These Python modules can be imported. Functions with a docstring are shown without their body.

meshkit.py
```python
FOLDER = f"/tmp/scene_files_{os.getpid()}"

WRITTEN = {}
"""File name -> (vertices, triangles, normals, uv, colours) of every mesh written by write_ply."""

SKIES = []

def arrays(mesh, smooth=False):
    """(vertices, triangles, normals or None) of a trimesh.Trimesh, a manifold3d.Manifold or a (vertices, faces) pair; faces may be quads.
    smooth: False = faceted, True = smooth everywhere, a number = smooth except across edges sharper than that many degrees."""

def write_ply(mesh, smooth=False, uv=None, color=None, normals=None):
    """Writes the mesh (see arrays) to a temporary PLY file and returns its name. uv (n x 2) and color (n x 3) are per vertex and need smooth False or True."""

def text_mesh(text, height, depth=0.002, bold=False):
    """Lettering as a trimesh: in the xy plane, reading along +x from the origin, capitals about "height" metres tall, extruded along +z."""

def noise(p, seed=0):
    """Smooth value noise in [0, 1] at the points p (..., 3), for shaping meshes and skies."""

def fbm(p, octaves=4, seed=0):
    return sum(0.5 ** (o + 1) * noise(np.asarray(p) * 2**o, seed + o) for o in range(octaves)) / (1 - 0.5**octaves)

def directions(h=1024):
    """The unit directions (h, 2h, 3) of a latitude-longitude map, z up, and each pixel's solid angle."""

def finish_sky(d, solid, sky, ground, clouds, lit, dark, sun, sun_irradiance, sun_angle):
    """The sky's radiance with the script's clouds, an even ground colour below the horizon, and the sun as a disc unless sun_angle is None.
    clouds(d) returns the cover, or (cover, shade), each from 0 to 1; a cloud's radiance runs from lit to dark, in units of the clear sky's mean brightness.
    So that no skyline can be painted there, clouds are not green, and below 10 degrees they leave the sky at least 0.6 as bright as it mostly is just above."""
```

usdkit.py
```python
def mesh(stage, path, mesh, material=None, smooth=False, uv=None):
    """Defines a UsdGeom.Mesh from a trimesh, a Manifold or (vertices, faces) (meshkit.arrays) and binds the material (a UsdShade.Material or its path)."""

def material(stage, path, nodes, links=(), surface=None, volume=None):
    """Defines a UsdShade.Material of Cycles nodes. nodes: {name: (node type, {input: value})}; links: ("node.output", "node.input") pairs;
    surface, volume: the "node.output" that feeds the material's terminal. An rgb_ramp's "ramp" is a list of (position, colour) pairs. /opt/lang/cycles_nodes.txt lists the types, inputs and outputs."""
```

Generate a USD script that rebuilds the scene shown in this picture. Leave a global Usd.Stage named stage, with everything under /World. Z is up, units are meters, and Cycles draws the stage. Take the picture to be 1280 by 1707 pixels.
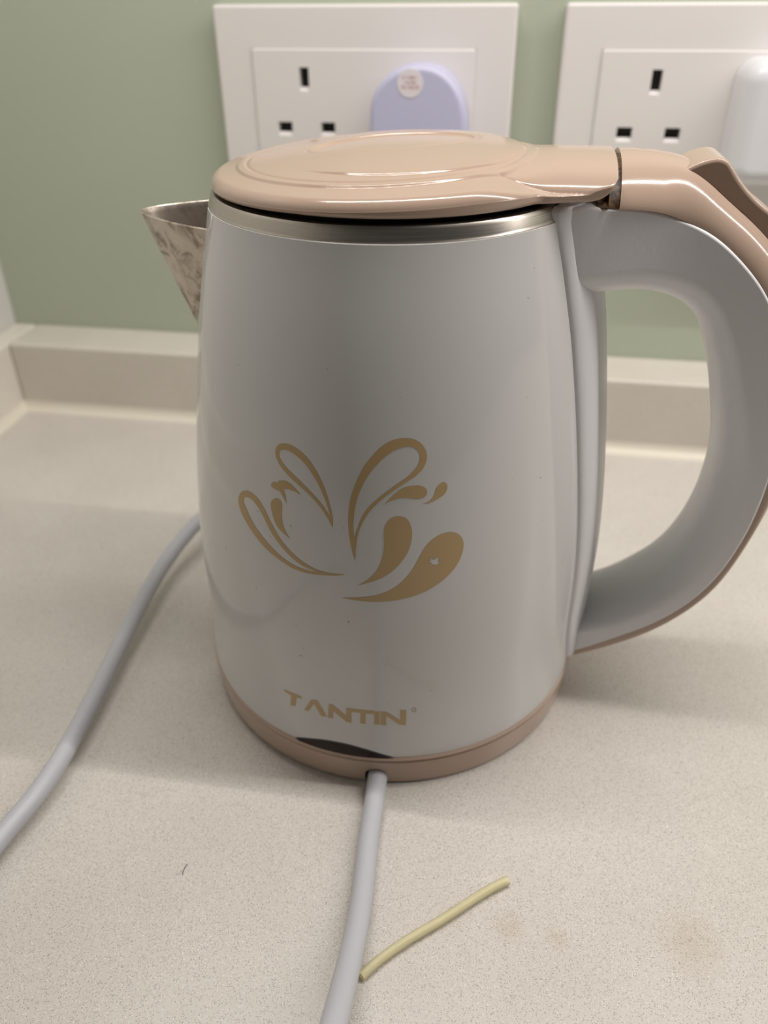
import math, json
import numpy as np, trimesh, manifold3d, shapely, shapely.affinity
import shapely.geometry as sg
from scipy.interpolate import CubicSpline, PchipInterpolator
from scipy.spatial import cKDTree
import usdkit, meshkit
from pxr import Usd, UsdGeom, UsdLux, UsdShade, Gf, Sdf

stage = Usd.Stage.CreateInMemory()
UsdGeom.SetStageUpAxis(stage, UsdGeom.Tokens.z)
UsdGeom.SetStageMetersPerUnit(stage, 1.0)
UsdGeom.Xform.Define(stage, '/World')
UsdGeom.Scope.Define(stage, '/World/Looks')
rng = np.random.default_rng(7)
MM = 0.001

# ---------------------------------------------------------------- camera
CAM = np.array([111.998762, -439.575678, 215.412083]); YAW, PITCH, ROLL, FPX = 0.169764, 0.581783, -0.007457, 1319.750391
EXPOSURE = 0.0
fwd = np.array([-math.sin(YAW)*math.cos(PITCH), math.cos(YAW)*math.cos(PITCH), -math.sin(PITCH)])
right = np.array([math.cos(YAW), math.sin(YAW), 0.0]); up = np.cross(right, fwd)
right, up = math.cos(ROLL)*right + math.sin(ROLL)*up, -math.sin(ROLL)*right + math.cos(ROLL)*up
cam = UsdGeom.Camera.Define(stage, '/World/camera')
m = Gf.Matrix4d(1.0)
for i, a in enumerate((right, up, -fwd)):
    m.SetRow(i, Gf.Vec4d(*map(float, a), 0.0))
m.SetRow(3, Gf.Vec4d(*map(float, CAM*MM), 1.0))
cam.AddTransformOp().Set(m)
cam.CreateHorizontalApertureAttr(36.0); cam.CreateVerticalApertureAttr(36.0*1707/1280)
cam.CreateFocalLengthAttr(36.0*FPX/1280)
cam.CreateClippingRangeAttr(Gf.Vec2f(0.01, 50.0))
cam.CreateFStopAttr(14.5); cam.CreateFocusDistanceAttr(0.203)
cam.CreateExposureAttr(EXPOSURE)

# ---------------------------------------------------------------- lights: a dim room, one long strip lamp over the worktop
dome = UsdLux.DomeLight.Define(stage, '/World/room_glow')
dome.CreateIntensityAttr(0.016); dome.CreateColorAttr(Gf.Vec3f(1.0, 0.97, 0.94))
strip = UsdLux.RectLight.Define(stage, '/World/strip_lamp')
strip.CreateWidthAttr(1.70); strip.CreateHeightAttr(0.007)
strip.CreateIntensityAttr(208.0); strip.CreateColorAttr(Gf.Vec3f(1.0, 0.945, 0.895))
strip.AddTranslateOp().Set(Gf.Vec3d(0.740, -0.209, 0.56))

# ---------------------------------------------------------------- materials
def mat(name, nodes, links=(), surface='p.BSDF'):
    return usdkit.material(stage, '/World/Looks/' + name, nodes, links, surface=surface)

def plain(name, col, rough=0.4, **kw):
    return mat(name, {'p': ('principled_bsdf', {'base_color': col, 'roughness': rough, **kw})})

M = {}
# glossy white plastic with a few specks of dirt
M['shell'] = mat('shell_white', {
    'g': ('geometry', {}), 'n': ('noise_texture', {'scale': 620.0, 'detail': 0.0}),
    'r': ('rgb_ramp', {'ramp': [(0.0, (.30, .27, .23)), (0.115, (.45, .41, .37)), (0.135, (.622, .615, .608)), (1, (.622, .615, .608))]}),
    'p': ('principled_bsdf', {'roughness': 0.08, 'specular_ior_level': 0.5})},
    [('g.position', 'n.vector'), ('n.fac', 'r.fac'), ('r.color', 'p.base_color')])
M['handle'] = mat('handle_white', {
    'g': ('geometry', {}), 'n': ('noise_texture', {'scale': 900.0, 'detail': 1.0}),
    'b': ('bump', {'strength': 0.05, 'distance': 0.0005}),
    'p': ('principled_bsdf', {'base_color': (.77, .765, .79), 'roughness': 0.33})},
    [('g.position', 'n.vector'), ('n.fac', 'b.height'), ('b.normal', 'p.normal')])
M['cream'] = mat('cream_plastic', {
    'g': ('geometry', {}), 'n': ('noise_texture', {'scale': 1800.0, 'detail': 1.0}),
    'r': ('rgb_ramp', {'ramp': [(0.0, (.455, .335, .265)), (1, (.475, .35, .275))]}),
    'b': ('bump', {'strength': 0.02, 'distance': 0.0003}),
    'p': ('principled_bsdf', {'roughness': 0.14})},
    [('g.position', 'n.vector'), ('n.fac', 'r.fac'), ('r.color', 'p.base_color'), ('n.fac', 'b.height'), ('b.normal', 'p.normal')])
M['dark'] = plain('dark_gap', (.012, .010, .009), 0.6)
M['joint'] = mat('joint_brown', {
    'g': ('geometry', {}), 'n': ('noise_texture', {'scale': 600.0, 'detail': 1.0}),
    'r': ('rgb_ramp', {'ramp': [(0.35, (.02, .010, .006)), (0.65, (.20, .11, .055))]}),
    'p': ('principled_bsdf', {'roughness': 0.5})}, [('g.position', 'n.vector'), ('n.fac', 'r.fac'), ('r.color', 'p.base_color')])
M['steel'] = mat('brushed_steel', {
    'g': ('geometry', {}), 'mp': ('mapping', {'scale': (40.0, 40.0, 5000.0)}), 'n': ('noise_texture', {'scale': 1.0, 'detail': 3.0}),
    'r': ('map_range', {'from_min': 0.3, 'from_max': 0.7, 'to_min': 0.27, 'to_max': 0.35}),
    'p': ('principled_bsdf', {'base_color': (.46, .425, .38), 'metallic': 1.0})},
    [('g.position', 'mp.vector'), ('mp.vector', 'n.vector'), ('n.fac', 'r.value'), ('r.result', 'p.roughness')])
M['spout'] = mat('stained_steel', {
    'g': ('geometry', {}), 'n': ('noise_texture', {'scale': 130.0, 'detail': 5.0, 'roughness': 0.6, 'distortion': 0.8}),
    'c': ('rgb_ramp', {'ramp': [(0.40, (.30, .255, .21)), (0.52, (.56, .50, .44)), (0.7, (.60, .54, .48))]}),
    'r': ('map_range', {'from_min': 0.3, 'from_max': 0.7, 'to_min': 0.5, 'to_max': 0.26}),
    'p': ('principled_bsdf', {'metallic': 1.0})},
    [('g.position', 'n.vector'), ('n.fac', 'c.fac'), ('c.color', 'p.base_color'), ('n.fac', 'r.value'), ('r.result', 'p.roughness')])
M['gold'] = plain('gold_print', (.48, .335, .165), 0.3)
M['window'] = plain('window_brown', (.022, .010, .009), 0.10, specular_ior_level=0.15)
M['window_rim'] = plain('window_rim', (.04, .036, .036), 0.3, specular_ior_level=0.2)
M['cord'] = mat('cord_grey', {
    'g': ('geometry', {}), 'n': ('noise_texture', {'scale': 1500.0, 'detail': 1.0}), 'b': ('bump', {'strength': 0.06, 'distance': 0.0004}),
    'p': ('principled_bsdf', {'base_color': (.465, .47, .505), 'roughness': 0.42})},
    [('g.position', 'n.vector'), ('n.fac', 'b.height'), ('b.normal', 'p.normal')])
M['tube'] = plain('tube_yellow', (.97, .92, .66), 0.22, transmission_weight=0.6, ior=1.25)
M['plate'] = mat('plate_white', {
    'g': ('geometry', {}), 'n': ('noise_texture', {'scale': 2500.0, 'detail': 1.0}), 'b': ('bump', {'strength': 0.05, 'distance': 0.0003}),
    'p': ('principled_bsdf', {'base_color': (.76, .73, .715), 'roughness': 0.42})},
    [('g.position', 'n.vector'), ('n.fac', 'b.height'), ('b.normal', 'p.normal')])
M['lilac'] = plain('plug_lilac', (.53, .53, .71), 0.35)
M['plug_white'] = plain('plug_white', (.74, .745, .78), 0.30)
M['paper'] = plain('sticker_paper', (.76, .72, .76), 0.5)
M['red'] = plain('sticker_red', (.52, .24, .24), 0.5)
M['wall'] = mat('wall_green', {
    'g': ('geometry', {}), 'n': ('noise_texture', {'scale': 350.0, 'detail': 3.0}), 'b': ('bump', {'strength': 0.12, 'distance': 0.0006}),
    'n2': ('noise_texture', {'scale': 9.0, 'detail': 2.0}),
    'r': ('rgb_ramp', {'ramp': [(0.3, (.435, .482, .382)), (0.7, (.45, .497, .396))]}),
    'p': ('principled_bsdf', {'roughness': 0.55})},
    [('g.position', 'n.vector'), ('g.position', 'n2.vector'), ('n2.fac', 'r.fac'), ('r.color', 'p.base_color'), ('n.fac', 'b.height'), ('b.normal', 'p.normal')])
M['wall_white'] = plain('wall_white', (.66, .65, .62), 0.4)
# speckled quartz
def quartz(name, base, dark, light, rough, stains=()):
    nodes, links = {
        'g': ('geometry', {}),
        'v': ('voronoi_texture', {'scale': 4000.0}), 'w': ('separate_color', {}),
        'r': ('rgb_ramp', {'ramp': [(0.0, dark), (0.07, dark), (0.16, base), (0.90, base), (0.97, light), (1.0, light)]}),
        'n': ('noise_texture', {'scale': 22.0, 'detail': 4.0}), 'r2': ('rgb_ramp', {'ramp': [(0.3, (.93, .925, .915)), (0.7, (1, 1, 1))]}),
        'x': ('mix', {'mix_type': 'multiply', 'fac': 1.0}),
        'rr': ('map_range', {'from_min': 0.9, 'from_max': 0.97, 'to_min': rough, 'to_max': 0.12, 'clamp': True}),
        'p': ('principled_bsdf', {})}, \
        [('g.position', 'v.vector'), ('v.color', 'w.color'), ('w.r', 'r.fac'), ('r.color', 'x.color1'), ('g.position', 'n.vector'), ('n.fac', 'r2.fac'),
         ('r2.color', 'x.color2'), ('w.r', 'rr.value'), ('w.r', 'rr.value'), ('rr.result', 'p.roughness')]
    last = 'x.color'
    for k, (sx, sy, sr) in enumerate(stains):          # faint brown tide marks on the slab
        nodes |= {f'm{k}': ('mapping', {'location': (-sx/sr, -sy/sr, 0), 'scale': (1/sr, 1/sr, 1/sr)}), f's{k}': ('gradient_texture', {'gradient_type': 'spherical'}),
                  f'f{k}': ('math', {'math_type': 'multiply'}), f'y{k}': ('mix', {'mix_type': 'multiply', 'color2': (.80, .72, .62)})}
        links += [('g.position', f'm{k}.vector'), (f'm{k}.vector', f's{k}.vector'), (f's{k}.fac', f'f{k}.value1'), ('sn.fac', f'f{k}.value2'), (f'f{k}.value', f'y{k}.fac'), (last, f'y{k}.color1')]
        last = f'y{k}.color'
    if stains:
        nodes['sn'] = ('noise_texture', {'scale': 260.0, 'detail': 4.0}); links.append(('g.position', 'sn.vector'))
    return mat(name, nodes, links + [(last, 'p.base_color')])
M['quartz'] = quartz('quartz_worktop', (.60, .567, .527), (.40, .365, .33), (.78, .745, .70), 0.34, [(0.1252, -0.3164, 0.006), (0.1379, -0.3176, 0.004), (0.1733, -0.3130, 0.011)])
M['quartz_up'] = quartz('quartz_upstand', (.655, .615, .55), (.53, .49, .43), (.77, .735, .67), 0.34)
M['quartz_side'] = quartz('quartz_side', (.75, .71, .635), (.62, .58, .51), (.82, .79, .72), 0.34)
M['caulk'] = plain('caulk', (.72, .68, .58), 0.35)
M['floor'] = plain('floor_grey', (.30, .28, .26), 0.6)
M['hair'] = plain('hair_dark', (.05, .04, .035), 0.5)

# ---------------------------------------------------------------- helpers (all shapes in millimetres)
def numbered(path):
    if not stage.GetPrimAtPath(path): return path
    k = 1
    while stage.GetPrimAtPath(f'{path}_{k:03d}'): k += 1
    return f'{path}_{k:03d}'

ORIGIN = {}
def thing(name, label, category, loc, group=None):
    path = numbered('/World/' + name)
    x = UsdGeom.Xform.Define(stage, path); x.AddTranslateOp().Set(Gf.Vec3d(*[float(a)*MM for a in loc]))
    ORIGIN[path] = np.array(loc, float)
    p = x.GetPrim(); p.SetCustomDataByKey('label', label); p.SetCustomDataByKey('category', category)
    if group: p.SetCustomDataByKey('group', group)
    return path

def part(parent, name, mesh, material, smooth=30, label=None):
    """A mesh given in world millimetres, written in the frame of its thing."""
    path = numbered(f'{parent}/{name}')
    root = '/'.join(parent.split('/')[:3])
    v, f, n = meshkit.arrays(mesh, smooth)
    if n is None:
        mm = usdkit.mesh(stage, path, ((v - ORIGIN.get(root, 0))*MM, f), M[material], False)
    else:
        mm = usdkit.mesh(stage, path, ((v - ORIGIN.get(root, 0))*MM, f), M[material], False)
        mm.CreateNormalsAttr([Gf.Vec3f(*map(float, a)) for a in n]); mm.SetNormalsInterpolation('vertex')
    if label: mm.GetPrim().SetCustomDataByKey('label', label)
    return path

def structure(name, mesh, material, smooth=30):
    p = part('/World', name, mesh, material, smooth)
    stage.GetPrimAtPath(p).SetCustomDataByKey('kind', 'structure')
    return p

def single(name, mesh, material, label, category, smooth=30):
    p = part('/World', name, mesh, material, smooth)
    q = stage.GetPrimAtPath(p); q.SetCustomDataByKey('label', label); q.SetCustomDataByKey('category', category)
    return p

def fix(v, f):
    t = trimesh.Trimesh(np.asarray(v, float), np.asarray(f, int), process=False)
    t.merge_vertices(); t.update_faces(t.nondegenerate_faces())
    t.remove_unreferenced_vertices()
    if t.is_watertight and t.volume < 0: t.invert()
    return t

def loft(secs, closed=True, caps=True):
    secs = np.asarray(secs, float); n, k, _ = secs.shape
    v = secs.reshape(-1, 3); f = []
    i = np.arange(n - 1)[:, None]*k; j = np.arange(k if closed else k - 1)[None, :]; j2 = (j + 1) % k
    a, b, c, d = i + j, i + j2, i + k + j2, i + k + j
    f = np.concatenate([np.stack([a, b, c], -1).reshape(-1, 3), np.stack([a, c, d], -1).reshape(-1, 3)])
    if caps:
        c0, c1 = len(v), len(v) + 1
        v = np.vstack([v, secs[0].mean(0), secs[-1].mean(0)])
        jj = np.arange(k); j2 = (jj + 1) % k
        f = np.vstack([f, np.stack([np.full(k, c0), j2, jj], -1), np.stack([np.full(k, c1), (n - 1)*k + jj, (n - 1)*k + j2], -1)])
    t = fix(v, f)
    if caps and closed: t.fix_normals()
    return t

def lathe(profile, cx, cy, n=240):
    """Closed or axis-to-axis profile of (r, z), revolved."""
    p = np.asarray(profile, float); a = np.linspace(0, 2*np.pi, n + 1)[:-1]
    v = np.stack([cx + p[:, 0, None]*np.cos(a), cy + p[:, 0, None]*np.sin(a), np.repeat(p[:, 1, None], n, 1)], -1).reshape(-1, 3)
    k = len(p); i = np.arange(k - 1)[:, None]*n; j = np.arange(n)[None]; j2 = (j + 1) % n
    f = np.concatenate([np.stack([i + j, i + j2, i + n + j2], -1).reshape(-1, 3), np.stack([i + j, i + n + j2, i + n + j], -1).reshape(-1, 3)])
    t = fix(v, f); t.fix_normals(); return t

def rbox(x0, x1, y0, y1, z0, z1, r=1.0, k=4):
    """A box with rounded edges."""
    ext = np.array([x1 - x0, y1 - y0, z1 - z0]); c = np.array([x0 + x1, y0 + y1, z0 + z1])/2
    r = min(r, ext.min()*0.49); s = manifold3d.Manifold.sphere(r, 4*k)
    h = manifold3d.Manifold.batch_hull([s.translate([float(a) for a in c + (ext/2 - r)*np.array([i, j, l])]) for i in (-1, 1) for j in (-1, 1) for l in (-1, 1)])
    q = h.to_mesh(); return trimesh.Trimesh(q.vert_properties[:, :3], q.tri_verts)

def box(x0, x1, y0, y1, z0, z1):
    return trimesh.creation.box(bounds=[[x0, y0, z0], [x1, y1, z1]])

def to_man(t):
    return manifold3d.Manifold(manifold3d.Mesh(np.asarray(t.vertices, np.float32), np.asarray(t.faces, np.uint32)))

def from_man(mn):
    q = mn.to_mesh(); t = trimesh.Trimesh(q.vert_properties[:, :3], q.tri_verts); return t

def tube(pts, r, k=24, n=200, hollow=None):
    pts = np.asarray(pts, float); s = np.r_[0, np.cumsum(np.linalg.norm(np.diff(pts, axis=0), axis=1))]
    q = CubicSpline(s, pts)(np.linspace(0, s[-1], n)); d = np.gradient(q, axis=0); d /= np.linalg.norm(d, axis=1)[:, None]
    e1 = np.cross(d, [0, 0, 1.0]); e1 /= np.linalg.norm(e1, axis=1)[:, None]; e2 = np.cross(d, e1)
    a = np.linspace(0, 2*np.pi, k + 1)[:-1]
    ring = lambda rr: q[:, None] + rr*(np.cos(a)[None, :, None]*e1[:, None] + np.sin(a)[None, :, None]*e2[:, None])
    if hollow is None: return loft(ring(r))
    o, i = ring(r), ring(hollow)
    secs = np.concatenate([o, i[::-1], o[:1]]); return fix_normals(loft(secs, caps=False))

def fix_normals(t):
    t.fix_normals(); return t

def outline(pts, n=200):
    """A smooth closed curve through the points, evenly resampled."""
    p = np.vstack([pts, pts[:1]]); s = np.r_[0, np.cumsum(np.linalg.norm(np.diff(p, axis=0), axis=1))]
    return CubicSpline(s, p, bc_type='periodic')(np.linspace(0, s[-1], n + 1)[:-1])

def inset(poly, d):
    """Moves the points of a closed counter-clockwise outline inwards by d along the corner normals."""
    t = np.roll(poly, -1, 0) - np.roll(poly, 1, 0); t /= np.linalg.norm(t, axis=1)[:, None]
    return poly + d*np.stack([-t[:, 1], t[:, 0]], -1)

def slab(poly, h0, h1, r0, r1, place, k=6):
    """Extrudes an outline from height h0 to h1 with rounded rims of radius r0 and r1; place maps (a, b, h) to world."""
    if sg.Polygon(poly).exterior.is_ccw is False: poly = poly[::-1]
    secs = []
    for i in range(k + 1):
        a = i/k*np.pi/2
        if r0 > 0 or i == k: secs.append((inset(poly, r0*(1 - math.sin(a))), h0 + r0*(1 - math.cos(a))))
    for i in range(k + 1):
        a = i/k*np.pi/2
        if r1 > 0 or i == 0: secs.append((inset(poly, r1*(1 - math.cos(a))), h1 - r1*(1 - math.sin(a))))
    out = []
    for p, h in secs:
        out.append(np.array([place(a, b, h) for a, b in p]))
    return loft(out)

# ---------------------------------------------------------------- the room: green wall, white side wall, quartz worktop with upstands
XL, UP_H, UP_T = -184.0, 41.9, 34.1
structure('wall_back', box(-199, 1300, 0, 60, -900, 1500), 'wall', False)
structure('wall_left', box(-259, -199, -1400, 60, -900, 1500), 'wall_white', False)
structure('floor', box(-259, 1300, -1400, 60, -960, -900), 'floor', False)
wt = thing('worktop', 'speckled pale beige quartz worktop that the kettle stands on', 'worktop', (400, -300, -40))
part(wt, 'slab', rbox(-199, 1300, -590, 0, -40, 0, 1.5), 'quartz')
# joints of caulk where the upstands meet the slab and the wall
def cove(p0, p1, inward, r=5.0):
    """A concave bead along the edge p0-p1; inward = (towards the room) unit vector."""
    a = np.linspace(0, np.pi/2, 9); sec = [(0, 0)] + [(r*(1 - math.cos(t)), r*(1 - math.sin(t))) for t in a[::-1]][::-1]
    sec = np.array([(-0.3, -0.3), (r, -0.3)] + [(r - r*math.sin(t), r - r*math.cos(t)) for t in a] + [(-0.3, r)])
    out = [[np.array(p) + s[0]*np.array(inward) + np.array([0, 0, s[1]]) for s in sec] for p in (p0, p1)]
    return loft(np.array(out))
bs = thing('backsplash', 'low beige quartz upstand with a bright top edge along the foot of the green wall', 'upstand', (400, -17, 0))
part(bs, 'upstand_slab', rbox(-184.2, 1300, -UP_T, 0, 0, UP_H, 2.2), 'quartz_up')
part(bs, 'caulk_bead', cove((XL, -UP_T, 0), (1300, -UP_T, 0), (0, -1, 0), 5.5), 'caulk', label='cream sealant bead along the worktop joint')
bs2 = thing('backsplash', 'short quartz upstand on the white side wall at the left edge of the photo', 'upstand', (-191, -300, 0))
part(bs2, 'upstand_slab', rbox(-199, XL, -590, -0.2, 0, UP_H, 2.2), 'quartz_side')
part(bs2, 'caulk_bead', cove((XL, -590, 0), (XL, -UP_T, 0), (1, 0, 0), 5.5), 'caulk', label='cream sealant bead along the worktop joint')

# ---------------------------------------------------------------- double sockets on the wall
def socket(cx, label, cz=167.6):
    t = thing('wall_socket', label, 'socket', (cx, 0, cz), 'white double sockets on the green wall')
    plate = to_man(rbox(cx - 73, cx + 73, -8.4, 0.4, cz - 43, cz + 43, 1.6))
    x0, x1, z0, z1 = cx - 54.9, cx + 54.9, cz - 24.9, cz + 24.9
    plate = plate - to_man(box(x0 - .12, x1 + .12, -12, -3, z0 - .12, z1 + .12))
    part(t, 'face_plate', from_man(plate), 'plate', 25)
    panel = to_man(rbox(x0, x1, -9.3, -3.0, z0, z1, 0.9))
    for s in (-1, 1):
        ox = cx + s*28.9
        for (hx, hz, w, h) in ((0, 12.6, 4.7, 8.7), (-11.1, -9.6, 7.2, 4.7), (11.1, -9.6, 7.2, 4.7)):
            # a pin hole with a chamfered lower lip
            x, z = ox + hx, cz + hz
            panel = panel - to_man(box(x - w/2, x + w/2, -12, -1, z - h/2, z + h/2))
            cut = manifold3d.Manifold.hull_points(np.array([(x + s*w/2, y, zz) for s in (-1, 1) for y, zz in ((-9.4, z - h/2 - 1.7), (-9.4, z - h/2 + .4), (-7.6, z - h/2), (-7.6, z - h/2 + .4))]))
            panel = panel - cut
    part(t, 'socket_panel', from_man(panel), 'plate', 25)
    part(t, 'shutter', box(x0 + 3, x1 - 3, -4.6, -0.5, z0 + 3, z1 - 3), 'dark', False, label='black shutters behind the pin holes')
    return t
socket(28.9, 'white double wall socket with a lilac plug in its right outlet, behind the kettle lid')
socket(167.55 + 28.9, 'white double wall socket with a white plug at the right edge, above the kettle handle')

# the lilac plug: an arched front, standing out of the wall
arch = np.array([(36.3, 163), (37.9, 174.2), (43.4, 181.8), (50.6, 186.0), (59.0, 187.4), (67.2, 186.2), (75.4, 180.8), (80.0, 173.6), (82.4, 163), (82.6, 152), (80.5, 143.5), (73, 139.5), (59.3, 138.8), (45.5, 139.5), (38, 143.5), (35.9, 152)])
arch = outline(arch[::-1], 160)
pl = thing('plug', 'lilac arched mains plug with a round white sticker, in the left socket', 'plug', (59, -9, 160))
part(pl, 'plug_body', slab(arch, 9.35, 31.5, 0.6, 3.0, lambda a, b, h: (a + (h - 31)*0.02, -h, b)), 'lilac', 50)
sx, sz, sy = 55.7, 180.0, -31.5
disc = np.array([(sx + 6.0*math.cos(t), sz + 6.0*math.sin(t)) for t in np.linspace(0, 2*np.pi, 49)[:-1]])
st = part(pl, 'sticker', slab(disc, 31.4, 31.72, 0, 0.1, lambda a, b, h: (a, -h, b)), 'paper', 30, label='round white sticker with three lines of faint red print')
marks = []
for row, (zz, x0, x1, hh) in enumerate(((2.4, -3.7, 3.6, 1.25), (0.35, -2.4, 2.6, 1.2), (-1.6, -4.1, 3.9, 1.5))):
    x = x0
    while x < x1:
        w = rng.uniform(.38, .55); kind = rng.integers(0, 4)
        marks.append(box(sx + x, sx + x + .22, sy - .27, sy - .1, sz + zz - hh/2, sz + zz + hh/2))
        if kind in (0, 1): marks.append(box(sx + x + w, sx + x + w + .2, sy - .27, sy - .1, sz + zz - hh/2, sz + zz + hh*(.5 if kind else 0.1)))
        if kind != 3: marks.append(box(sx + x, sx + x + w, sy - .27, sy - .1, sz + zz + hh*(.5 - .25*kind) - .2, sz + zz + hh*(.5 - .25*kind)))
        x += w + rng.uniform(.38, .5)
part(st, 'red_print', trimesh.util.concatenate(marks), 'red', False)

# the white plug at the right edge
ax0, ax1, az0, az1 = 201.6, 251.5, 139.5, 190.3
rr = 9.0
ccs = [(ax1 - rr, az1 - rr, 0), (ax0 + rr, az1 - rr, 90), (ax0 + rr, az0 + rr, 180), (ax1 - rr, az0 + rr, 270)]
sq = np.array([(cx + rr*math.cos(math.radians(a0 + q)), cz + rr*math.sin(math.radians(a0 + q))) for cx, cz, a0 in ccs for q in np.linspace(0, 90, 12)])
pr = thing('plug', 'bulky white mains plug with rounded corners, cut off by the right edge of the photo', 'plug', (226, -9, 165))
part(pr, 'plug_body', slab(sq, 9.35, 36.0, 0.5, 8.0, lambda a, b, h: (a, -h, b), 10), 'plug_white', 50)

# ---------------------------------------------------------------- the kettle
KX, KY = 75.412, -209.230
_S = CubicSpline([0, 13.4, 30, 55, 80, 105, 130, 150, 167.5, 180], [66.5, 67.3, 66.44, 66.28, 64.93, 62, 58.2, 54.4, 50.75, 49])
RS = lambda z: _S(np.clip(z, 0, 180))
def at(u, v, z):                          # u along the handle, v towards the camera
    return np.stack(np.broadcast_arrays(KX + np.asarray(u, float), KY - np.asarray(v, float), np.asarray(z, float)), -1)

pb = thing('power_base', 'round beige kettle power base with a grey mains cord leaving its front notch', 'kettle base', (KX, KY, 0))
body = to_man(lathe([(0, .3), (65.6, .3), (66.3, .7), (66.6, 1.6), (67.1, 10.6), (66.6, 11.3), (65.2, 11.5), (0, 11.5)], KX, KY, 256))
nx, nw = 80.6, 3.55
ncut = manifold3d.CrossSection([[(nx - nw, -1), (nx + nw, -1), (nx + nw, 4.0)] + [(nx + nw*math.cos(a), 4.0 + nw*.95*math.sin(a)) for a in np.linspace(0, np.pi, 17)[1:-1]] + [(nx - nw, 4.0)]])
notch = manifold3d.Manifold.extrude(ncut, 22).rotate([90, 0, 0]).translate([0, -256, 0])
part(pb, 'base_body', from_man(body - notch), 'cream', 35)
for a in (20, 140, 260):
    fx, fy = KX + 52*math.cos(math.radians(a)), KY + 52*math.sin(math.radians(a))
    c = trimesh.creation.cylinder(radius=5, height=0.6, sections=24); c.apply_translation([fx, fy, .3]); part(pb, 'foot', c, 'dark', 30)
# one grey cord: out of the notch, off the frame, round by the left and back behind the kettle to the lilac plug
CR = 3.15
cord_pts = [(80.4, -262, 3.6), (80.9, -272, 3.5), (81.7, -284, 3.4), (82.4, -298.6, 3.6), (84.0, -317.4, 4.6), (84.6, -330.5, 7.5), (85.0, -343.5, 13), (85.6, -358.5, 22), (84, -382, 30),
            (66, -418, 30), (34, -432, 22), (0, -414, 12), (-22, -372, 6.5), (-27.2, -336, 5.0), (-25.8, -317, 5.4), (-22.8, -303.2, 6.2), (-22.0, -276, 7.2), (-25.0, -235.6, 8.6), (-26.2, -190.5, 12), (-20.4, -162.5, 16.5),
            (-6, -132, 19), (18, -96, 20), (42, -62, 34), (57, -40, 72), (59.5, -27, 110), (59.5, -24, 134), (59.5, -24, 142)]
part(pb, 'power_cord', tube(cord_pts, CR, 28, 420), 'cord', True, label='smooth grey mains cord')

kt = thing('electric_kettle', 'white electric kettle with beige lid and a gold leaf emblem, on its beige base', 'kettle', (KX, KY, 11.5))
# white outer shell, opened at the spout
zs = np.linspace(13.6, 167.5, 110)
outer = [(float(RS(z)), float(z)) for z in zs]
outer[0] = (float(RS(13.6)) - .25, 13.35)
inner = [(r - 2.0, z) for r, z in outer[::-1]]
shell = to_man(lathe(outer + [(outer[-1][0] - .1, 167.55)] + inner + outer[:1], KX, KY, 300))
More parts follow.
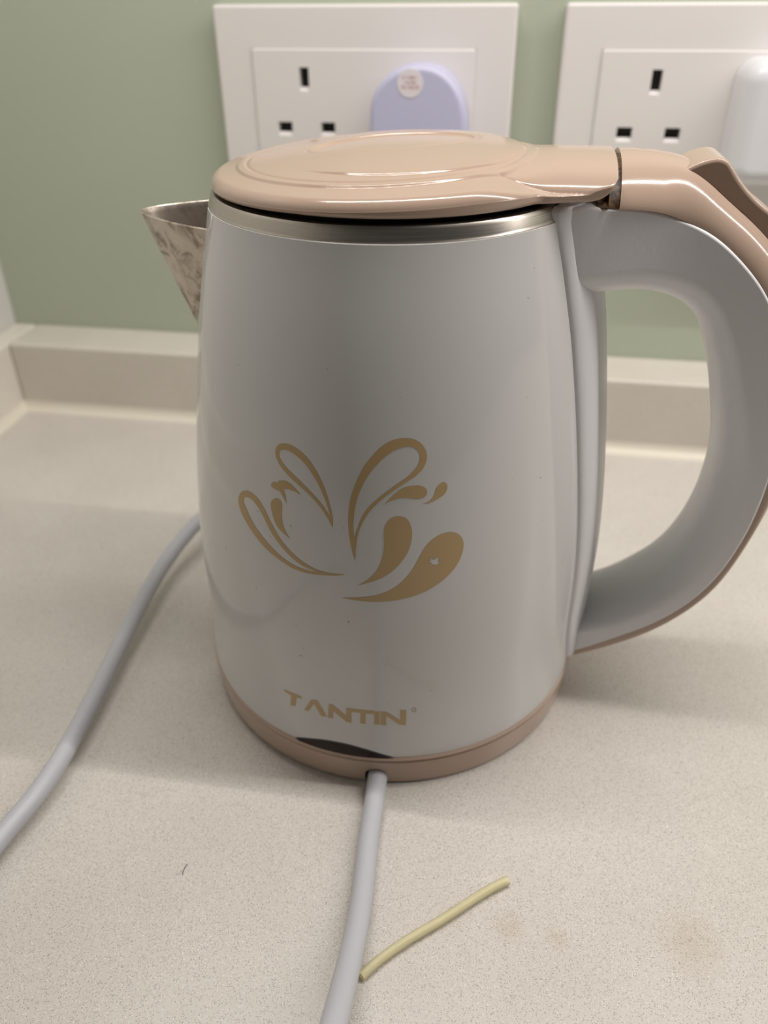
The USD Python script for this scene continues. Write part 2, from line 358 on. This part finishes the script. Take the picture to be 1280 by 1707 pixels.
# spout cone: pointed in plan, shrinking down the ridge
HW = PchipInterpolator([0, .35, 1.2, 3, 6, 10, 16, 24, 40], [0, 1.5, 3.1, 5.2, 7.8, 10.8, 14.6, 18.6, 24])
def spout_sec(z, th=0.0, ztop=161.6, za=112.0, n=40):
    k = (z - za)/(ztop - za); tip = -75.3 + 0.372*(ztop - z)
    d = np.r_[np.linspace(0, 1, n)**2*40]
    dd = d*max(k, .02)
    w = HW(d)*max(k, .02)
    u = np.r_[tip + dd[::-1], (tip + dd)[1:]]; v = np.r_[w[::-1], -w[1:]]
    if th:
        p = np.stack([u, v], -1); t = np.gradient(p, axis=0); t /= np.linalg.norm(t, axis=1)[:, None]
        nrm = np.stack([t[:, 1], -t[:, 0]], -1)
        if nrm[n - 1, 0] < 0: nrm = -nrm
        p = p + th*nrm; u, v = p[:, 0], p[:, 1]
    return u, v
lv = np.linspace(113.5, 161.6, 40)
cone = []
for z in np.r_[lv, 175.0]:
    u, v = spout_sec(min(z, 161.6), 0.5); cone.append(at(u, v, z))
cone = loft(np.array(cone))
shell = shell - to_man(cone)
sh = part(kt, 'shell', from_man(shell), 'shell', 28)
part(kt, 'bottom_trim', lathe([(60, 11.75), (66.9, 11.75), (67.55, 12.15), (67.6, 12.8), (67.1, 13.5), (62, 13.5), (60, 11.75)], KX, KY, 256), 'cream', 40)
# inner steel pot and its bright rim under the lid
part(kt, 'steel_rim', lathe([(48.0, 167.0), (50.45, 167.2), (50.5, 167.75), (50.1, 168.3), (49.6, 170.4), (49.0, 171.15), (48.2, 171.3), (46.5, 171.2), (46.3, 167), (48.0, 167.0)], KX, KY, 256), 'steel', 40)
part(kt, 'inner_pot', lathe([(0, 20), (60, 20), (60.6, 60), (57.5, 110), (47.5, 160), (46.9, 168), (46.4, 168), (47, 160), (56.9, 110), (60, 60), (59.4, 20.6), (0, 20.6)], KX, KY, 96), 'spout', 40)
# the spout itself: two walls and a thin rim
so = [at(*spout_sec(z), z) for z in lv]; si = [at(*spout_sec(z, 0.7), z) for z in lv[::-1]]
rim = [at(*spout_sec(161.6, .35), 161.95)]
part(kt, 'spout', fix_normals(loft(np.array(so + rim + si), closed=False, caps=False)), 'spout', 60, label='pointed stainless steel pouring spout with water stains')

# ---- printed emblem, lettering and the level window, wrapped on the shell
DECAL = json.loads(r'''{"leaf":[[[[-92.29,83.4],[-94.92,82.55],[-98.02,82.06],[-102.3,81.56],[-106.22,81.94],[-110.34,83.39],[-114.11,85.15],[-117.8,87.8],[-120.69,90.4],[-122.98,93.21],[-124.01,95.93],[-123.74,97.95],[-122.76,99.5],[-121.34,100.52],[-119.46,100.86],[-117.31,100.29],[-115.26,98.61],[-113.63,96.15],[-111.74,93.11],[-109.62,90.1],[-106.99,87.51],[-103.9,85.3],[-100.64,83.79],[-97.48,83.16],[-94.91,83.19]],[[-99.06,82.78],[-101.2,82.53],[-103.94,82.69],[-107.06,83.49],[-110.31,85.1],[-113.74,87.45],[-117.05,90.26],[-119.52,93.03],[-121.37,95.84],[-121.98,97.15],[-121.58,98.25],[-120.58,98.8],[-119.1,98.85],[-117.18,97.76],[-115.15,95.45],[-113.21,92.25],[-111.04,89.46],[-108.35,86.85],[-105.26,84.55],[-102.0,83.21]]],[[[-95.44,97.18],[-96.35,99.1],[-97.89,101.74],[-99.99,104.23],[-102.68,106.52],[-105.47,108.43],[-107.78,110.12],[-109.87,112.11],[-110.93,114.08],[-111.13,115.71],[-110.53,117.09],[-109.03,118.08],[-106.96,118.3],[-104.39,117.45],[-101.9,115.66],[-100.01,113.27],[-98.42,110.5],[-97.12,107.34],[-96.09,103.8],[-95.43,100.43]],[[-95.94,100.05],[-97.48,102.69],[-99.57,105.18],[-102.14,107.5],[-104.62,109.49],[-106.91,111.09],[-108.98,112.92],[-109.89,114.48],[-109.72,115.8],[-108.71,116.51],[-106.95,116.49],[-104.66,115.53],[-102.43,113.79],[-100.64,111.59],[-99.05,108.98],[-97.74,106.1],[-96.71,103.12]]],[[[-112.45,105.58],[-111.7,106.7],[-110.46,106.66],[-109.85,107.54],[-108.36,107.96],[-106.61,107.57],[-105.18,106.5],[-103.67,105.02],[-105.46,105.56],[-107.18,105.8],[-108.65,105.39],[-108.06,103.98],[-107.65,101.44],[-108.65,102.92],[-109.67,104.39],[-111.26,104.66],[-112.2,104.96]],[]],[[[-106.77,91.18],[-108.99,92.32],[-110.8,94.07],[-111.9,96.46],[-112.46,98.71],[-112.32,100.57],[-111.26,101.82],[-110.27,102.19],[-109.36,101.64],[-109.07,99.82],[-109.2,97.36],[-108.85,95.03],[-108.1,93.12]],[]],[[[-89.89,87.97],[-90.61,90.97],[-91.19,94.54],[-91.53,98.66],[-91.43,102.74],[-90.84,106.8],[-89.61,110.83],[-87.91,114.8],[-85.73,118.14],[-83.32,120.85],[-80.67,122.44],[-78.02,122.92],[-75.6,122.46],[-73.66,120.88],[-72.69,118.7],[-72.7,116.83],[-73.44,115.0],[-74.9,113.2],[-77.32,111.41],[-80.2,109.27],[-83.08,106.74],[-85.72,103.8],[-87.66,100.51],[-88.88,97.18],[-89.53,93.53],[-89.78,90.46]],[[-90.11,95.27],[-90.25,97.63],[-90.1,101.74],[-89.46,105.81],[-88.15,109.84],[-86.21,113.7],[-83.8,116.87],[-81.15,119.3],[-78.75,120.48],[-76.57,120.67],[-75.12,119.92],[-74.3,118.28],[-74.41,116.69],[-75.38,114.86],[-77.31,112.67],[-79.81,110.76],[-82.69,108.31],[-85.48,105.52],[-87.66,102.42],[-89.12,98.63]]],[[[-83.56,104.46],[-81.64,106.48],[-79.96,108.43],[-78.04,109.78],[-75.87,110.18],[-74.18,110.02],[-72.97,109.2],[-72.58,108.05],[-73.07,106.97],[-74.19,106.5],[-75.88,106.61],[-77.8,106.92],[-79.72,106.75],[-81.64,105.91]],[]],[[[-73.94,105.07],[-71.99,105.74],[-71.01,107.05],[-70.42,108.95],[-69.52,110.07],[-68.53,110.5],[-67.78,109.84],[-67.68,108.6],[-68.29,107.28],[-69.53,106.31],[-71.26,105.38]],[]],[[[-89.94,79.99],[-86.98,82.26],[-84.79,85.28],[-83.58,88.46],[-82.95,92.16],[-82.94,95.76],[-82.7,98.71],[-81.88,100.47],[-80.68,101.52],[-79.01,101.73],[-77.57,100.99],[-76.61,99.2],[-76.22,96.82],[-76.46,93.86],[-77.33,90.88],[-78.77,88.16],[-80.93,85.38],[-83.59,83.11],[-86.74,81.44]],[]],[[[-93.38,75.66],[-88.98,76.48],[-84.57,77.67],[-80.69,79.94],[-77.8,83.09],[-75.63,86.76],[-73.94,90.64],[-71.99,93.77],[-69.53,95.56],[-67.03,96.01],[-65.0,95.09],[-63.8,93.33],[-63.53,91.13],[-64.19,87.86],[-65.96,84.45],[-68.97,81.16],[-72.91,78.47],[-77.3,76.74],[-82.15,75.63],[-86.53,75.27],[-90.47,75.41]],[]]],"letter":[[[-111.81,33.16],[-106.17,33.27],[-105.97,32.12],[-107.57,32.02],[-108.15,27.96],[-109.84,27.37],[-109.38,31.81],[-111.45,32.33]],[[-105.55,27.6],[-103.03,33.33],[-101.21,33.91],[-98.66,27.88],[-100.36,27.53],[-102.3,31.73],[-103.97,28.01]],[[-98.43,27.6],[-98.02,33.44],[-96.88,33.68],[-93.27,30.0],[-93.1,33.4],[-85.82,33.45],[-85.89,32.05],[-87.92,32.04],[-88.04,27.6],[-89.51,27.66],[-89.38,32.06],[-91.74,32.03],[-91.82,27.28],[-93.15,27.36],[-96.79,30.91],[-96.93,27.77]],[[-85.69,33.2],[-84.28,33.17],[-84.32,27.62],[-85.73,27.8]],[[-84.06,27.64],[-84.03,33.3],[-82.37,33.17],[-78.86,29.66],[-78.87,34.09],[-77.27,33.79],[-77.4,27.42],[-79.17,27.93],[-82.53,31.52],[-82.55,27.52]]],"dot":[[-74.65,33.72],[-74.73,33.21],[-74.96,32.86],[-75.28,32.77],[-75.6,32.94],[-75.84,33.34],[-75.93,33.87],[-75.85,34.38],[-75.62,34.73],[-75.3,34.83],[-74.98,34.65],[-74.74,34.25]],"window":[[-108.79,13.93],[-106.01,15.43],[-103.18,16.51],[-99.57,17.62],[-96.01,18.02],[-92.59,17.89],[-89.32,17.19],[-86.08,16.11],[-82.74,14.64],[-80.46,13.31]]}''')
def wrap(poly, off, edge=1.6, rmin=None):
    """A polygon in (degrees round the kettle, height mm) as a patch just proud of the shell."""
    K = 66*math.pi/180
    g = poly if hasattr(poly, 'geom_type') else sg.Polygon(poly)
    g = shapely.affinity.scale(g, K, 1, origin=(0, 0)).buffer(0)
    out = []
    for q in getattr(g, 'geoms', [g]):
        v, f = trimesh.creation.triangulate_polygon(q.segmentize(edge), engine='earcut')
        v3 = np.c_[v, np.zeros(len(v))]
        v3, f = trimesh.remesh.subdivide_to_size(v3, f, edge)
        a = v3[:, 0]/K*math.pi/180; r = RS(v3[:, 1]) + off
        p = np.c_[KX + r*np.cos(a), KY + r*np.sin(a), v3[:, 1]]
        t = trimesh.Trimesh(p, f, process=True)
        c = t.triangles_center - np.array([KX, KY, 0]); c[:, 2] = 0
        if (t.face_normals*c).sum() < 0: t.invert()
        out.append(t)
    return trimesh.util.concatenate(out)
def smooth_tip(pts, n=160):
    """Closed curve through the points that keeps its first point sharp."""
    p = np.array(list(pts) + [pts[0]], float); s = np.r_[0, np.cumsum(np.linalg.norm(np.diff(p, axis=0), axis=1))]
    return CubicSpline(s, p)(np.linspace(0, s[-1], n))[:-1]
names = ['outlined left wing drop', 'outlined upper left drop', 'small forked drop', 'small left teardrop', 'large outlined right drop', 'flat right drop', 'tiny outer drop', 'solid inner drop', 'large solid lower drop']
for k, (o, h) in enumerate(DECAL['leaf']):
    g = sg.Polygon(smooth_tip(o) if k != 2 else np.array(o)).buffer(0)
    if h: g = g.difference(sg.Polygon(smooth_tip(h)).buffer(0))
    if k == 8:                                          # a worn spot and scratches where the gold has rubbed off
        for ca, cz, ra in ((-70.8, 87.5, 1.05), (-70.1, 88.3, .45), (-71.6, 88.5, .25), (-72.0, 88.9, .2), (-71.3, 89.0, .2), (-72.3, 88.2, .16), (-70.9, 88.9, .22), (-69.7, 87.3, .3)):
            t = np.linspace(0, 2*np.pi, 18)[:-1]; rr_ = ra*(1 + .22*rng.standard_normal(17))
            g = g.difference(sg.Polygon(np.stack([ca + rr_*np.cos(t)*.87, cz + rr_*np.sin(t)], -1)).buffer(0))
    part(sh, 'leaf_print', wrap(g, .05), 'gold', True, label='gold printed ' + names[k])
for L in DECAL['letter']:
    part(sh, 'letter_print', wrap(L, .05), 'gold', True)
ring = sg.Polygon(DECAL['dot']); part(sh, 'registered_mark', wrap(ring.difference(ring.buffer(-.22)).union(ring.centroid.buffer(.14)), .05), 'gold', True)
W = DECAL['window']; base_line = [(a, 13.25) for a in np.linspace(W[-1][0], W[0][0], 24)]
wc = CubicSpline(np.arange(len(W)), W)(np.linspace(0, len(W) - 1, 40)).tolist()
wg = sg.Polygon(wc + base_line[1:-1]).buffer(0)
wi = part(kt, 'level_window', wrap(wg, .10), 'window_rim', True, label='dark brown lens-shaped window above the base')
part(wi, 'window_pane', wrap(sg.Polygon([(a, z - .75) for a, z in wc] + [(a, 13.2) for a, _ in base_line[1:-1]]).buffer(0).intersection(wg), .16), 'window', True)

# ---- the lid: a shallow dome with a tongue towards the handle, one height field
circ = sg.Point(0, 0).buffer(49.2, 128)
tong = sg.Polygon([(20, -29.5), (42, -28.2), (50, -25.2), (57.5, -23.0), (58.5, -20.5), (58.9, 0), (58.5, 20.5), (57.5, 23.0), (50, 25.2), (42, 28.2), (20, 29.5)])
lid2 = circ.union(tong).buffer(5, 96).buffer(-5, 96).buffer(-.8, 96).buffer(.8, 96)
NA = 640
ang = np.linspace(0, 2*np.pi, NA + 1)[:-1]
ext = lid2.exterior
bnd = []
for a in ang:
    q = ext.intersection(sg.LineString([(0, 0), (90*math.cos(a), 90*math.sin(a))]))
    bnd.append(max(math.hypot(*g.coords[0]) for g in getattr(q, 'geoms', [q])))
bnd = np.array(bnd); BP = np.stack([bnd*np.cos(ang), bnd*np.sin(ang)], -1)
dense = np.array([ext.interpolate(t, normalized=True).coords[0] for t in np.linspace(0, 1, 12000)])
kd = cKDTree(np.vstack([dense[dense[:, 0] < 57.4], [[x, s*(25.6 - (x - 50)*.2)] for x in (58.5, 60, 62) for s in (-1, 1)]]))
sst = lambda x, a, b: (lambda t: t*t*(3 - 2*t))(np.clip((x - a)/(b - a), 0, 1))
def lid_top(p):
    u, v = p[:, 0], -p[:, 1]
    rho = np.hypot(u, v)
    h = 180.55 - 3.5*(rho/47)**2 + .035*u - .010*v
    tg = 174.4 + 6.3*np.clip(1 - np.clip(np.abs(v)/24.6, 0, 1)**2.2, 0, 1)**.625
    w = sst(u, 24, 46)
    h = h*(1 - w) + np.maximum(tg, 0)*w
    fade = 1 - sst(u, 30, 44)
    r1 = np.hypot(u + 1.5, v); r2 = np.hypot(u - 2.0, v)
    h = h + (0.55*(1 - sst(r1, 40.0, 40.9)) - 0.28*np.exp(-((r1 - 37.8)/.5)**2) + 0.5*(1 - sst(r2, 33.0, 33.9))*sst(u, -24, -6))*fade
    c, s = math.cos(math.radians(24)), math.sin(math.radians(24))
    x, y = u, -v - 5.0
    e = np.hypot((c*x + s*y)/23.0, (-s*x + c*y)/13.5)
    h = h - 0.5*(1 - sst(e, .96, 1.0)) - 0.22*np.exp(-((e - 1.07)/.022)**2)
    d = np.maximum(kd.query(p)[0], .06)
    r = 2.7 - 2.3*w
    h = h - np.where(d < r, r - np.sqrt(np.maximum(r*r - (r - np.minimum(d, r))**2, 0)), 0)
    r, d = 0.9, np.maximum(58.9 - u, 0)
    return h - np.where(d < r, r - np.sqrt(np.maximum(r*r - (r - np.minimum(d, r))**2, 0)), 0)
ts = np.r_[np.linspace(0.004, 0.93, 260), 1 - (np.linspace(1, 0, 24)[1:]**1.8)*0.068]
grid = []
for t in ts[:-1]:
    p = BP*t; q = np.c_[p, lid_top(np.c_[p[:, 0], p[:, 1]])]; grid.append(q)
p = BP; top_edge = lid_top(BP*0.9995)
zbot = 172.55 + np.where(BP[:, 0] > 52.8, 5.6 - np.sqrt(np.maximum(5.6**2 - np.clip(BP[:, 0] - 52.8, 0, 5.6)**2, 0)), 0)*.9
zbot = np.minimum(zbot, top_edge - 1.0)
grid.append(np.c_[BP*0.9998, top_edge])
for q in (0.33, 0.66): grid.append(np.c_[BP, top_edge*(1 - q) + (zbot + .8)*q])
grid.append(np.c_[BP, zbot + .8]); grid.append(np.c_[BP*(1 - .3/bnd[:, None]), zbot + .25]); grid.append(np.c_[BP*(1 - 1.0/bnd[:, None]), zbot])
grid.append(np.c_[BP*.5, np.full(NA, 172.6)])
grid = np.array(grid); lidm = loft(np.stack([KX + grid[..., 0], KY + grid[..., 1], grid[..., 2]], -1))
lid = part(kt, 'lid', lidm, 'cream', 50)
part(lid, 'lid_seal', lathe([(0, 166), (43.5, 166), (44, 168), (44, 172.9), (0, 172.9)], KX, KY, 96), 'dark', 30)

# ---- white bracket on the shell's side
def alpha(z): return np.radians(np.interp(z, [13.8, 15.5, 19, 30, 55, 90, 113, 138, 157, 171], [6, 11.5, 15, 16.8, 18.5, 20.8, 22, 23.8, 26.2, 28.8]))
secs = []
for z in np.r_[np.linspace(14.2, 20, 10), np.linspace(22, 169.6, 60), 170.4, 170.9, 171.1]:
    R = float(RS(min(z, 167.5))); vw = R*math.sin(float(alpha(z))); T = float(np.interp(z, [14, 16, 22, 60, 110, 140, 160, 171], [1.2, 2.4, 3.4, 4.3, 4.9, 5.3, 5.0, 4.2]))
    if z > 170: k = 1 - (z - 170)/1.1*.06; vw *= k; T *= k
    s = np.sin(np.linspace(-np.pi/2, np.pi/2, 41)); v = vw*s
    uo = np.sqrt((R + .25)**2 - v*v) + T*(1 - np.abs(s)**3.2)**.5 + .25
    ui = np.sqrt((R - 1.2)**2 - v*v)
    secs.append(at(np.r_[uo, ui[::-1]], np.r_[v, v[::-1]], z))
br = part(kt, 'handle_bracket', loft(np.array(secs)), 'handle', 40, label='smooth white shield-shaped mount between shell and handle')

# ---- the handle: white inner grip and beige outer cap, each lofted along the arch
def cap_section(W, D, p, q, k=48):
    a = np.linspace(0, np.pi, k + 1); c, s = np.cos(a), np.sin(a)
    o = np.stack([W*np.sign(c)*np.abs(c)**(2/p), D*np.maximum(s, 0)**(2/q)], -1)
    return np.vstack([o, np.stack([np.linspace(-W, W, 13)[1:-1], np.zeros(11)], -1)])
def grip_section(W, D, r1, k=20):
    Di = min(9.0, D*.7); a = np.linspace(0, np.pi, 2*k + 1); c, s = np.cos(a), np.sin(a)
    lo = np.stack([-W*np.sign(c)*np.abs(c)**(2/2.6), Di*(1 - np.maximum(s, 0)**(2/2.0))], -1)      # -W .. W by way of the inner ridge
    q = np.linspace(0, np.pi/2, 6)
    up = np.vstack([[(W, Di + (D - r1 - Di)*f) for f in (.33, .66)], np.stack([W - r1 + r1*np.cos(q), D - r1 + r1*np.sin(q)], -1)])
    mid = np.stack([np.linspace(W - r1, -W + r1, 9)[1:-1], np.full(7, D)], -1)
    return np.vstack([lo, up, mid, (up*[-1, 1])[::-1]])
def arm(I, B, W, r0, r1, n=150, pq=None):
    I, B = np.array(I, float), np.array(B, float); mid = (I + B)/2
    s = np.r_[0, np.cumsum(np.linalg.norm(np.diff(mid, axis=0), axis=1))]; q = np.linspace(0, s[-1], n)
    Ii, Bi = PchipInterpolator(s, I)(q), PchipInterpolator(s, B)(q)
    cs = lambda x: CubicSpline(s, x)(q)
    Ii, Bi = .3*Ii + .7*cs(I), .3*Bi + .7*cs(B)
    Wi = np.interp(q, s, W); Wi = np.convolve(np.pad(Wi, 4, 'edge'), np.ones(9)/9, 'valid')
    r0i, r1i = np.interp(q, s, r0), np.interp(q, s, r1)
    if pq is not None: P, Q = np.interp(q, s, pq[0]), np.interp(q, s, pq[1])
    secs = []
    for j in range(n):
        D = np.linalg.norm(Bi[j] - Ii[j]); t = (Bi[j] - Ii[j])/D
        p = grip_section(Wi[j], D, r1i[j]) if pq is None else cap_section(Wi[j], D, P[j], Q[j])
        secs.append(at(Ii[j, 0] + p[:, 1]*t[0], p[:, 0], Ii[j, 1] + p[:, 1]*t[1]))
    return loft(np.array(secs))
gI = [(48, 144), (53, 145), (60, 146.1), (69.2, 146.8), (77.4, 145.3), (82.7, 142.7), (87.8, 137.4), (91.2, 130.5), (94.4, 122), (97.3, 112), (99.6, 102), (100.7, 92.5), (100.3, 81.5), (98.4, 70.5), (94.9, 60.5), (90, 52.4), (84, 46.3), (78.5, 41.4), (73.5, 37.9), (62, 33.5)]
gB = [(46, 170.6), (52, 170.7), (58.5, 170.5), (67.3, 169.6), (76.4, 167.2), (84.4, 163.5), (93, 157), (99.5, 150.3), (105.5, 141), (110.3, 128.5), (113.6, 112), (114.5, 96), (113.6, 81), (110.8, 66.8), (106, 54), (98.8, 43), (90.4, 35), (79.8, 27.6), (69.3, 21), (60, 17)]
gW = [22.4, 21.6, 20.2, 18, 16.6, 16] + [15.6]*13 + [15]
part(kt, 'handle_grip', arm(gI, gB, gW, [6.5]*20, [.9]*20), 'handle', 40, label='satin white D-shaped grip')
cB = [(59.8, 170.3), (66, 169.9), (71, 169.0), (75.5, 167.5), (80, 165.7), (84.4, 163.5), (91, 158.7), (97.3, 152.6), (103.5, 144.2), (108, 134.5), (112, 121.5), (114, 109), (114.6, 97), (114, 86), (112.6, 75), (110.2, 65), (105.5, 53), (98, 41.8), (89.5, 34.2), (78.5, 26.6), (69.1, 20.8), (61, 17)]
cO = [(59.8, 180.8), (66.2, 180.8), (72, 180.2), (77, 179.1), (82.4, 175.9), (88.2, 171.6), (96.6, 165.4), (104.3, 158.3), (111, 149.2), (116, 138), (119.3, 125), (120.6, 111), (120.2, 97.5), (118.6, 85.5), (116.2, 75), (113.3, 63.4), (108.6, 50.6), (100.6, 39), (91.4, 29.7), (79, 21.5), (69.4, 16.7), (61, 13)]
cW = [20.9, 19.3, 17.8, 16.6, 15.8, 15.2] + [15.0]*16
cap = part(kt, 'handle_cap', arm(cB, cO, cW, [.5]*22, [.5]*22, 170, ([2.2]*3 + [2.5, 2.8, 2.8, 2.8, 2.8, 2.8, 2.8, 3, 3.2, 3.6, 4] + [5]*8, [1.6]*3 + [1.7, 1.8, 1.8, 1.8, 1.8, 1.9, 1.9, 2, 2.4, 2.8, 3.4] + [4]*8)), 'cream', 40, label='glossy beige outer cap of the handle')
bt = np.array([(75.2, 176.6), (76.6, 178.4), (79.2, 180.1), (82.4, 181.3), (85.2, 181.6), (86.9, 181.0), (89.2, 178.6), (92.6, 174.9), (96.8, 171.4), (101.5, 168.3), (107, 164.2), (112.5, 158.5), (109, 153.5), (100, 160), (90, 168), (82, 173)])
bt = outline(bt[::-1], 140)
part(kt, 'lid_button', slab(bt, -9, 9, 1.2, 1.2, lambda a, b, h: tuple(at(a - 1.6, h, b - 1.0)), 5), 'cream', 40, label='raised beige lid-release button on top of the handle')

hs = [at(u, cap_section(w, d, 2.2, 1.6)[:, 0], 170.3 + cap_section(w, d, 2.2, 1.6)[:, 1]) for u, w, d in ((54.5, 20.5, 3.2), (57.0, 21, 3.2), (57.1, 20.3, 9.1), (61.2, 19.5, 9.1))]
part(kt, 'lid_hinge', loft(np.array(hs)), 'joint', 30, label='dark brown joint between lid and handle')

# ---------------------------------------------------------------- bits on the worktop
yp = tube([(87.4, -336.6, 1.35), (93.6, -329.4, 1.35), (100, -323.6, 1.35), (106.3, -318.4, 1.35), (114.9, -310.7, 1.35), (124.0, -303.6, 1.35)], 1.3, 24, 120, hollow=.75)
single('plastic_tube', yp, 'tube', 'short thin translucent yellow plastic tube lying on the worktop in front of the kettle', 'plastic tube', 40)
single('hair', tube([(30.4, -316.4, .12), (30.2, -314.6, .25), (30.5, -312.9, .12)], .09, 8, 24), 'hair', 'tiny dark hair on the worktop between the two runs of grey cord', 'hair', True)
